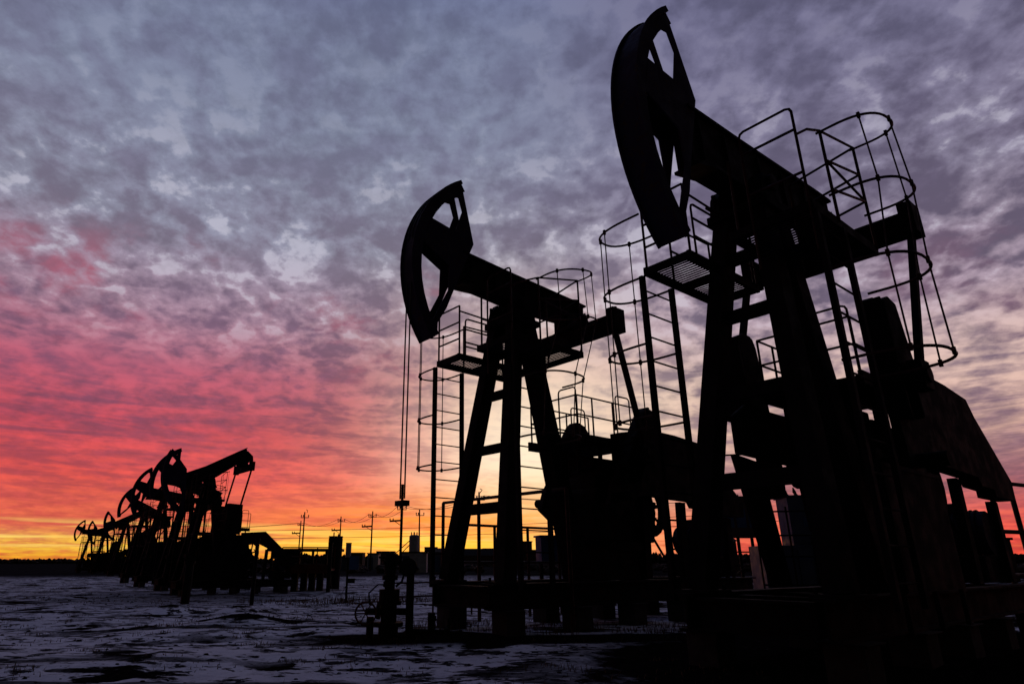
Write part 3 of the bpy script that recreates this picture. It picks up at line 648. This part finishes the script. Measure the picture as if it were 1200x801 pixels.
# transformer kiosk seen through the legs of the largest jack
def kiosk():
    r = thing('transformer_kiosk', 'pale blue-grey transformer kiosk with insulators on its roof seen between the largest jack legs', 'transformer', (11.45, 22.3, hgt(11.45, 22.3)), -.15)
    q = MB(); q.box((-.55, -.6, .1), (.55, .6, 3.25)); q.box((-.6, -.66, 3.252), (.6, .66, 3.31)); q.build('tower', greyp, r, bevel=.01)
    q = MB(); q.box((-1.6, -.8, .1), (.95, .9, 1.7)) ; q.v = [(x, y+.02, z) for x, y, z in q.v]; q.build('housing', greyp, r, bevel=.01)
    for k in range(5):
        q = MB(); q.box((-1.5+.48*k, -.83, .25), (-1.08+.48*k, -.80, 1.6)); q.build('door', greyp, r)
    q = MB(); q.box((-.15, -.63, 2.3), (.12, -.605, 2.6)); q.build('vent', bluep, r)
    for k in range(3):
        q = MB(); x = -.35+.3*k; q.tube([(x, 0, 3.31), (x, 0, 3.36), (x, 0, 3.40), (x-.03, 0, 3.48), (x-.05, 0, 3.62)], [.09, .09, .05, .06, .02], 10); q.build('insulator', cer, r)
    q = MB()
    for x in (-.55, .75): q.rod((x, -.3, 3.3), (x, -.3, 4.0), .03)
    q.beam((-.62, -.3, 4.0), (.82, -.3, 4.05), .05, .06); q.beam((-.9, -.3, 4.22), (1.1, -.3, 4.28), .05, .05); q.rod((.75, -.3, 4.0), (.55, -.3, 3.35), .025); q.build('frame', steel, r)
    q = MB()
    for x in (-.6, .1, .8): q.box((x-.06, -.36, 4.26), (x+.06, -.24, 4.42))
    q.build('fuse_holder', cer, r)
    q = MB()
    for x in (-.6, .1, .8): q.tube([(x+.32*(1-math.cos(a2))*.5-.1, -.3, 4.42+.22*math.sin(a2)) for a2 in [math.pi*k/8 for k in range(9)]], .010, 5)
    q.build('jumper_wire', wire, r)
    q = MB()
    for z in (2.75, 2.0, 1.35, .5): q.beam((-1.8, -1.1, z), (1.5, -1.1, z), .04, .05)
    for x in (-1.8, -.8, 0, .5, 1., 1.5): q.rod((x, -1.1, -.2), (x, -1.1, 2.9), .03, 6)
    q.beam((0, -1.1, .5), (1.5, -1.1, 1.35), .03, .03); q.beam((1.5, -1.1, .5), (.0, -1.1, 1.35), .03, .03)
    q.build('guard_frame', steel, r)
kiosk()
def operator_cabin():
    r = thing('switchgear_cabin', 'dark switchgear cabin raised on a steel rack left of the transformer kiosk', 'cabin', (10.84, 26.2, hgt(10.84, 26.2)), -.1)
    q = MB(); q.box((-.8, -.7, 2.15), (.75, .7, 3.6)); q.box((-.88, -.78, 3.602), (.83, .78, 3.68)); q.build('body', brick, r)
    for k in range(3):
        q = MB(); q.box((-.65+.46*k, -.73, 2.5), (-.3+.46*k, -.702, 3.2)); q.build('panel', bluep, r)
    for x in (-.75, -.2, .7):
        for y in (-.6, .6):
            q = MB(); q.beam((x, y, -.3), (x, y, 2.147), .10, .10); q.build('leg', steel, r)
    q = MB()
    for z in (.6, 1.1, 1.6): q.beam((-.75, -.68, z), (.7, -.68, z), .04, .05)
    q.beam((-.75, -.7, .6), (.7, -.7, 1.6), .03, .03); q.build('brace', rail, r)
    q = MB()
    for x in (-.5, -.3, .0, .2): q.tube([(x, 0, 3.68), (x, 0, 3.82)], [.04, .015], 6)
    q.build('roof_insulator', cer, r)
    q = MB(); q.rod((-.9, -.9, -.2), (-.9, -.9, 5.2), .04); q.rod((1.6, -.9, 5.3), (.4, -.9, 3.7), .04); q.beam((-2.2, -.9, 5.2), (2.2, -.9, 5.35), .05, .06); q.build('gantry', steel, r)
operator_cabin()
# the low red deck with tank right of the far cluster
def deck():
    x, y = -7.2, 30.; r = thing('service_deck', 'low red service deck on posts beside the far pump jacks', 'platform', (x, y, hgt(x, y)), .05)
    q = MB(); q.box((-1.2, -.8, .80), (1.25, .9, .88)); q.box((-1.2, -.85, .70), (1.25, -.80, 1.08)); q.build('deck', redp, r)
    for px_ in (-.3, .1, .45, .8):
        q = MB(); q.box((px_-.13, -.5, -.3), (px_+.13, -.2, .797)); q.build('leg', steel, r)
    q = MB()
    for z in (1.4, 1.8): q.rod((-1.2, .8, z), (1.25, .8, z), .025)
    for x_ in (-1.2, -.4, .4, 1.2): q.rod((x_, .8, .88), (x_, .8, 1.8), .025)
    q.build('railing', redp, r)
deck()
x, y = -6.1, 31.2; r = thing('storage_tank', 'dark upright tank standing behind the low red deck', 'tank', (x, y, hgt(x, y)))
q = MB(); q.tube([(0,0,.9), (0,0,2.2), (0,0,2.26)], [.33,.33,.30], 20); q.tube([(0,0,2.26), (0,0,2.30)], .34, 20); q.build('shell', steel, r)
q = MB(); q.rod((0,0,-.2), (0,0,.9), .3, 12); q.build('support', steel, r)
q = MB(); q.rod((-.1,0,2.3), (-.1,0,2.48), .03); q.rod((.12,0,2.3), (.12,0,2.40), .04); q.build('vent_pipe', steel, r)
def steel_post(label, x, y, h_, r_, knob=True):
    r = thing('steel_post', label, 'post', (x, y, hgt(x, y)), 0, 'short posts standing in the snow')
    q = MB(); q.tube([(0,0,-.3), (0,0,h_)], r_, 10); q.build('shaft', steel, r)
    q = MB(); q.tube([(0,0,h_-.04), (0,0,h_+.03)], r_*1.3, 10); q.build('cap', steel, r)
steel_post('tall pipe post right of the low red deck', -5.75, 28.4, 1.95, .085)
steel_post('thick short post standing before the far pump jacks', -8.63, 21.0, 1.2, .13)
steel_post('thin post in the snow right of the thick short one', -6.45, 20.6, 1.9, .06)
r = thing('notice_board', 'blue notice board and small box on a post in the snow', 'sign', (-3.78, 21.6, hgt(-3.78, 21.6)))
q = MB(); q.rod((0,0,-.3), (0,0,1.35), .035); q.build('post', steel, r)
q = MB(); q.box((.05, -.03, 1.0), (.36, -.01, 1.42)); q.build('board', bluep, r)
q = MB(); q.box((.0, -.12, .60), (.26, -.036, .74)); q.build('box', steel, r)
q = MB(); q.tube([(0,-.03,.55), (-.14,-.03,.28), (-.4,-.03,.30), (-.5,-.03,.55), (-.5,-.03,.85)], .010, 5); q.build('loose_cable', wire, r)

# ------------------------------------------------------------------ power poles
def px(x_, y_): return x_, y_
def bearing(pxx, Yd): return (pxx - 545) / (740 / math.cos(R(19.22))) * Yd
poles = [(349, 611, 1), (353, 601, 0), (397, 606, 1), (434, 600, 1), (469, 590, 1), (491, 598, 0), (562, 577, 2)]
names = ['leaning power pole with side bracket behind the low red deck', 'slim power pole beside the leaning one', 'power pole with side bracket left of the blue notice board',
         'power pole with side bracket standing right of the notice board', 'tall power pole seen just behind the middle jack cables', 'thin power pole rising behind the white silo', 'power pole seen between the first and second legs of the middle jack']
tops_ = []
for (pxx, top_, kind_), nm in zip(poles, names):
    hh = 8.6; Yd = (hh - CAMH) * 784 / (658 - top_) ; x = bearing(pxx, Yd)
    r = thing('power_pole', nm, 'power pole', (x, Yd, hgt(x, Yd)), 0, 'wooden power poles toward the horizon')
    q = MB(); q.tube([(0,0,-.5), (rnd.uniform(-.1,.1),0,hh)], [.15,.09], 8); q.build('pole', wood, r)
    if kind_ == 2 or kind_ == 0 and pxx == 353 :
        q = MB(); q.tube([(rnd.uniform(.1,.4),0,hh-.1), (.35,0,hh+.25), (.1,0,hh+.35)], .05, 6); q.build('bracket', steel, r)
    q = MB(); q.beam((-.62,0,hh-.85), (.62,0,hh-.85), .10, .10); arm = q.build('crossarm', wood, r)
    for xx in (-.56, .56, -.25):
        q = MB(); q.tube([(xx,0,hh-.78), (xx,0,hh-.52), (xx,0,hh-.42)], [.05,.09,.04], 8); q.build('insulator', cer, arm)
    if kind_ == 1:
        q = MB(); q.beam((-1.55,0,hh-2.3), (.05,0,hh-2.2), .14, .22); q.rod((-.9,0,hh-2.3), (0,0,hh-2.9), .04); q.tube([(-1.5,0,hh-2.25), (-1.5,0,hh-1.95)], .08, 6); q.tube([(-1.1,0,hh-2.25), (-1.1,0,hh-1.95)], .08, 6); q.build('side_bracket', wood, r)
    tops_.append((x, Yd, hh - .42))
def sagwire(a, b, sag, r_=.02):
    pts = []
    for k in range(17):
        t_ = k/16; pts.append((a[0]+(b[0]-a[0])*t_, a[1]+(b[1]-a[1])*t_, a[2]+(b[2]-a[2])*t_ - sag*4*t_*(1-t_)))
    return pts
chain = [tops_[0], tops_[2], tops_[3], tops_[4], tops_[6]]
chain = [(-75, 130, 8.2)] + chain + [(40, 70, 8.2)]
for off, nm in ((-.56, 'power line wire on the left insulators of the poles'), (.56, 'power line wire on the right insulators of the poles')):
    pts = []
    for a_, b_ in zip(chain, chain[1:]): pts += sagwire((a_[0]+off, a_[1], a_[2]), (b_[0]+off, b_[1], b_[2]), .9)
    q = MB(); q.tube(pts, .028, 5); tag(q.build('power_line', wire), nm, 'wire', 'wires strung between the power poles')
for k, (zz, dx) in enumerate(((6.2, 0), (5.2, .2))):
    q = MB(); q.tube(sagwire((-60, 105, zz), (45, 62, zz + .6), 1.2), .028, 5); tag(q.build('power_line', wire), ('upper' if k == 0 else 'lower') + ' of the two sagging low wires crossing the yellow sky', 'wire', 'wires strung between the power poles')

# ------------------------------------------------------------------ far buildings
def building(name, label, pxc, Yd, w_, d_, h_, m_, roof='flat', windows=0, rz=0):
    x = bearing(pxc, Yd); r = thing(name, label, 'building', (x, Yd, 0), rz, 'small industrial buildings on the horizon')
    q = MB(); q.box((-w_/2, -d_/2, -.3), (w_/2, d_/2, h_)); q.build('wall', m_, r)
    q = MB()
    if roof == 'flat': q.box((-w_/2-.12, -d_/2-.12, h_+.003), (w_/2+.12, d_/2+.12, h_+.16))
    else:
        q.add([(-w_/2-.15,-d_/2-.2,h_+.003),(w_/2+.15,-d_/2-.2,h_+.003),(w_/2+.15,d_/2+.2,h_+.003),(-w_/2-.15,d_/2+.2,h_+.003),(-w_/2-.15,0,h_+w_*.12+.2),(w_/2+.15,0,h_+w_*.12+.2)],[(0,1,2,3),(0,1,5,4),(2,3,4,5),(0,3,4),(1,2,5)])
    q.build('roof', steel, r)
    for k in range(windows):
        xx = -w_/2 + w_*(k+.5)/windows; q = MB(); q.box((xx-.35, -d_/2-.03, h_*.45), (xx+.35, -d_/2-.004, h_*.45+.8)); q.build('window', glass, r)
    q = MB(); q.box((-w_/2+.2, -d_/2-.04, 0), (-w_/2+1.0, -d_/2-.005, min(2.0, h_*.85))); q.build('door', bluep, r)
    return r
b1 = building('pump_house', 'pale pump house with a white silo behind the wellhead', 486, 84, 3.1, 3., 2.3, pale)
q = MB(); q.tube([(-.15,0,2.3), (-.15,0,4.35)], .62, 20); q.tube([(-.15,0,4.35), (-.15,0,4.5)], [.62,.45], 20); s_ = q.build('silo', pale, b1)
q = MB()
for a2 in range(4): q.rod((-.15+.35*math.cos(a2*1.57), .35*math.sin(a2*1.57), 4.5), (-.15+.35*math.cos(a2*1.57), .35*math.sin(a2*1.57), 4.85), .07, 6)
q.build('roof_vent', steel, b1)
q = MB(); q.rod((-.6,0,3.9), (-3.2,0,1.6), .05); q.rod((-.6,0,3.4), (-2.4,0,1.6), .05); q.build('guy_rod', steel, b1)
b2 = building('boiler_house', 'small grey boiler house with a slim white chimney', 406, 100, 2.6, 3, 1.75, greyp)
q = MB(); q.tube([(.2,0,1.9), (.2,0,3.9), (.2,0,4.0)], [.42,.42,.5], 16); q.build('chimney', pale, b2)
building('storage_shed', 'pale storage shed on the horizon right of the notice board', 438, 118, 1.9, 3, 2.6, pale)
building('workshop', 'squat grey workshop with dark roof left of the middle jack front leg', 520, 92, 3.0, 4, 2.5, greyp, 'gable')
building('brick_building', 'flat-roofed brick building seen between the middle jack legs', 612, 120, 3.2, 5, 4.6, brick, windows=3)
building('long_barn', 'long low barn on the horizon behind the middle jack legs', 560, 210, 16, 8, 3.2, brick, 'gable', 6)
r = thing('open_shed', 'open pipe shed with see-through bays between the far pump jacks and the tank', 'shed', (-12.4, 52., 0), .08)
for k in range(6):
    q = MB(); q.box((-2.6+k*1.04-.09, -.1, -.3), (-2.6+k*1.04+.09, .1, 2.0)); q.build('post', steel, r)
q = MB(); q.box((-2.8, -1.2, 2.003), (2.8, 1.2, 2.2)); q.build('roof', steel, r)
q = MB(); q.box((-2.6, .9, -.2), (2.6, 1.0, 1.05)); q.build('back_wall', brick, r)
q = MB(); q.box((-2.6, -.16, 1.45), (-.6, -.112, 1.997)); q.build('side_panel', steel, r)
for pxc, Yd, w_, h_, lb in ((417, 300, 7, 5.2, 'grey block on the horizon left of the storage shed'), (452, 340, 9, 6.4, 'wide dim block on the horizon under the tall power pole'),
                            (505, 320, 6, 8.0, 'slim upright block on the horizon right of the white silo'), (541, 360, 12, 6.0, 'long dim block on the horizon behind the first leg of the middle jack'),
                            (574, 330, 7, 7.6, 'upright dim block on the horizon between the middle jack legs'), (634, 300, 10, 6.4, 'dim block on the horizon right of the brick building')):
    building('distant_block', lb, pxc, Yd, w_, 8, h_, brick, windows=3)
building('gate_lodge', 'small lodge farthest to the right behind the largest jack frame', 830, 62, 4.0, 4, 3.0, brick, 'gable', 3)
building('substation_house', 'substation house at the right edge behind the pipe fence', 1120, 46, 5.0, 4, 2.6, brick, windows=4)

# ------------------------------------------------------------------ far wood on the horizon and dry growth
def clumps(fn, n, seed):
    r_ = random.Random(seed); q = MB()
    for _ in range(n):
        x, y, h_, w_ = fn(r_)
        z0 = -.2; k = 5; vs = []
        for lv, (zz, ww) in enumerate(((0, .55), (.45, 1.), (.78, .7))):
            for i in range(k):
                a2 = 2*math.pi*(i + lv*.5)/k + r_.random()*.5; ww_ = ww*w_*r_.uniform(.6, 1.25)
                vs.append((x + ww_*math.cos(a2), y + ww_*math.sin(a2), z0 + h_*(zz + r_.uniform(-.06, .06))))
        vs.append((x + r_.uniform(-.3,.3)*w_, y, z0 + h_*r_.uniform(.9, 1.1)))
        fs = []
        for lv in range(2):
            for i in range(k): fs.append((lv*k+i, lv*k+(i+1) % k, (lv+1)*k+(i+1) % k, (lv+1)*k+i))
        for i in range(k): fs.append((2*k+i, 2*k+(i+1) % k, 3*k))
        q.add(vs, fs)
    return q
def fw(r_):
    y = r_.uniform(620, 760); pxx = r_.uniform(-60, 1300); x = bearing(pxx, y)
    h_ = r_.uniform(2.8, 5.5) if pxx < 330 else (r_.uniform(5.5, 10.5) if pxx < 620 else r_.uniform(6, 11)); return x, y, h_, r_.uniform(2.2, 4.6)
tag(clumps(fw, 1700, 3).build('far_wood', bushm), 'dark distant wood along the horizon', 'wood', kind='stuff')
def sc(r_):
    y = r_.uniform(70, 330); x = bearing(r_.uniform(300, 1260), y); s2 = r_.uniform(.35, 1.1); return x, y, s2*1.2, s2
tag(clumps(sc, 900, 5).build('scrub', bushm), 'low dark winter scrub scattered over the far snow', 'scrub', kind='stuff')
def blades(spots, seed):
    r_ = random.Random(seed); q = MB()
    for cx, cy, rad, n, hh in spots:
        for _ in range(n):
            a2 = r_.random()*6.283; rr = rad*math.sqrt(r_.random()); x, y = cx+rr*math.cos(a2)*1.8, cy+rr*math.sin(a2)
            h_ = hh*r_.uniform(.5, 1.2); wd = .006+.0007*y/ 3; lean = (r_.uniform(-.4,.4)*h_, r_.uniform(-.4,.4)*h_); z0 = hgt(x, y)-.02
            a3 = r_.random()*3.14; dx, dy = wd*math.cos(a3), wd*math.sin(a3)
            q.add([(x-dx,y-dy,z0),(x+dx,y+dy,z0),(x+dx*.6+lean[0]*.4,y+dy*.6+lean[1]*.4,z0+h_*.6),(x-dx*.6+lean[0]*.4,y-dy*.6+lean[1]*.4,z0+h_*.6),(x+lean[0],y+lean[1],z0+h_)],[(0,1,2,3),(3,2,4)])
    return q
spots = [(-5.4, 22.5, 1.2, 260, .16), (-3.3, 21.5, 1.3, 320, .18), (-2.3, 22.2, .6, 120, .3), (-3.9, 21.6, .3, 60, .35)]
for _ in range(26):
    spots.append((rnd.uniform(-1.2, 4.5), rnd.uniform(12.0, 14.3), .3, 34, .14))
for _ in range(260):
    y = rnd.uniform(6, 40); spots.append((bearing(rnd.uniform(-20, 900), y), y, rnd.uniform(.1, .5), 22, .07))
tag(blades(spots, 11).build('dry_grass', grassm), 'dry brown grass poking through the thin snow', 'grass', kind='stuff')
# soil lumps thrown up round the yard
q = MB(); r_ = random.Random(21)
for _ in range(1500):
    y = r_.uniform(5.5, 26); pxx = r_.uniform(-40, 1240); x = bearing(pxx, y)
    if y < 10 and pxx < 350 and r_.random() < .6: continue
    s2 = r_.uniform(.006, .026)*(1 + y/30); z0 = hgt(x, y)
    vs = [(x + s2*r_.uniform(.7,1.3)*math.cos(a2)*1.5, y + s2*r_.uniform(.7,1.3)*math.sin(a2), z0-.01) for a2 in [k*1.047 for k in range(6)]]
    vs += [(x + .5*s2*r_.uniform(.6,1.3)*math.cos(a2)*1.5, y + .5*s2*r_.uniform(.6,1.3)*math.sin(a2), z0 + s2*r_.uniform(.3,.6)) for a2 in [k*1.047 for k in range(6)]]
    q.add(vs, [(i, (i+1) % 6, (i+1) % 6+6, i+6) for i in range(6)] + [tuple(range(6, 12))])
soilm = mat('frozen_clods', (.02,.016,.014), (.035,.026,.022), 6, .95)
tag(q.build('soil_clods', soilm), 'frozen clods of dark soil lying on the snow', 'soil', kind='stuff')
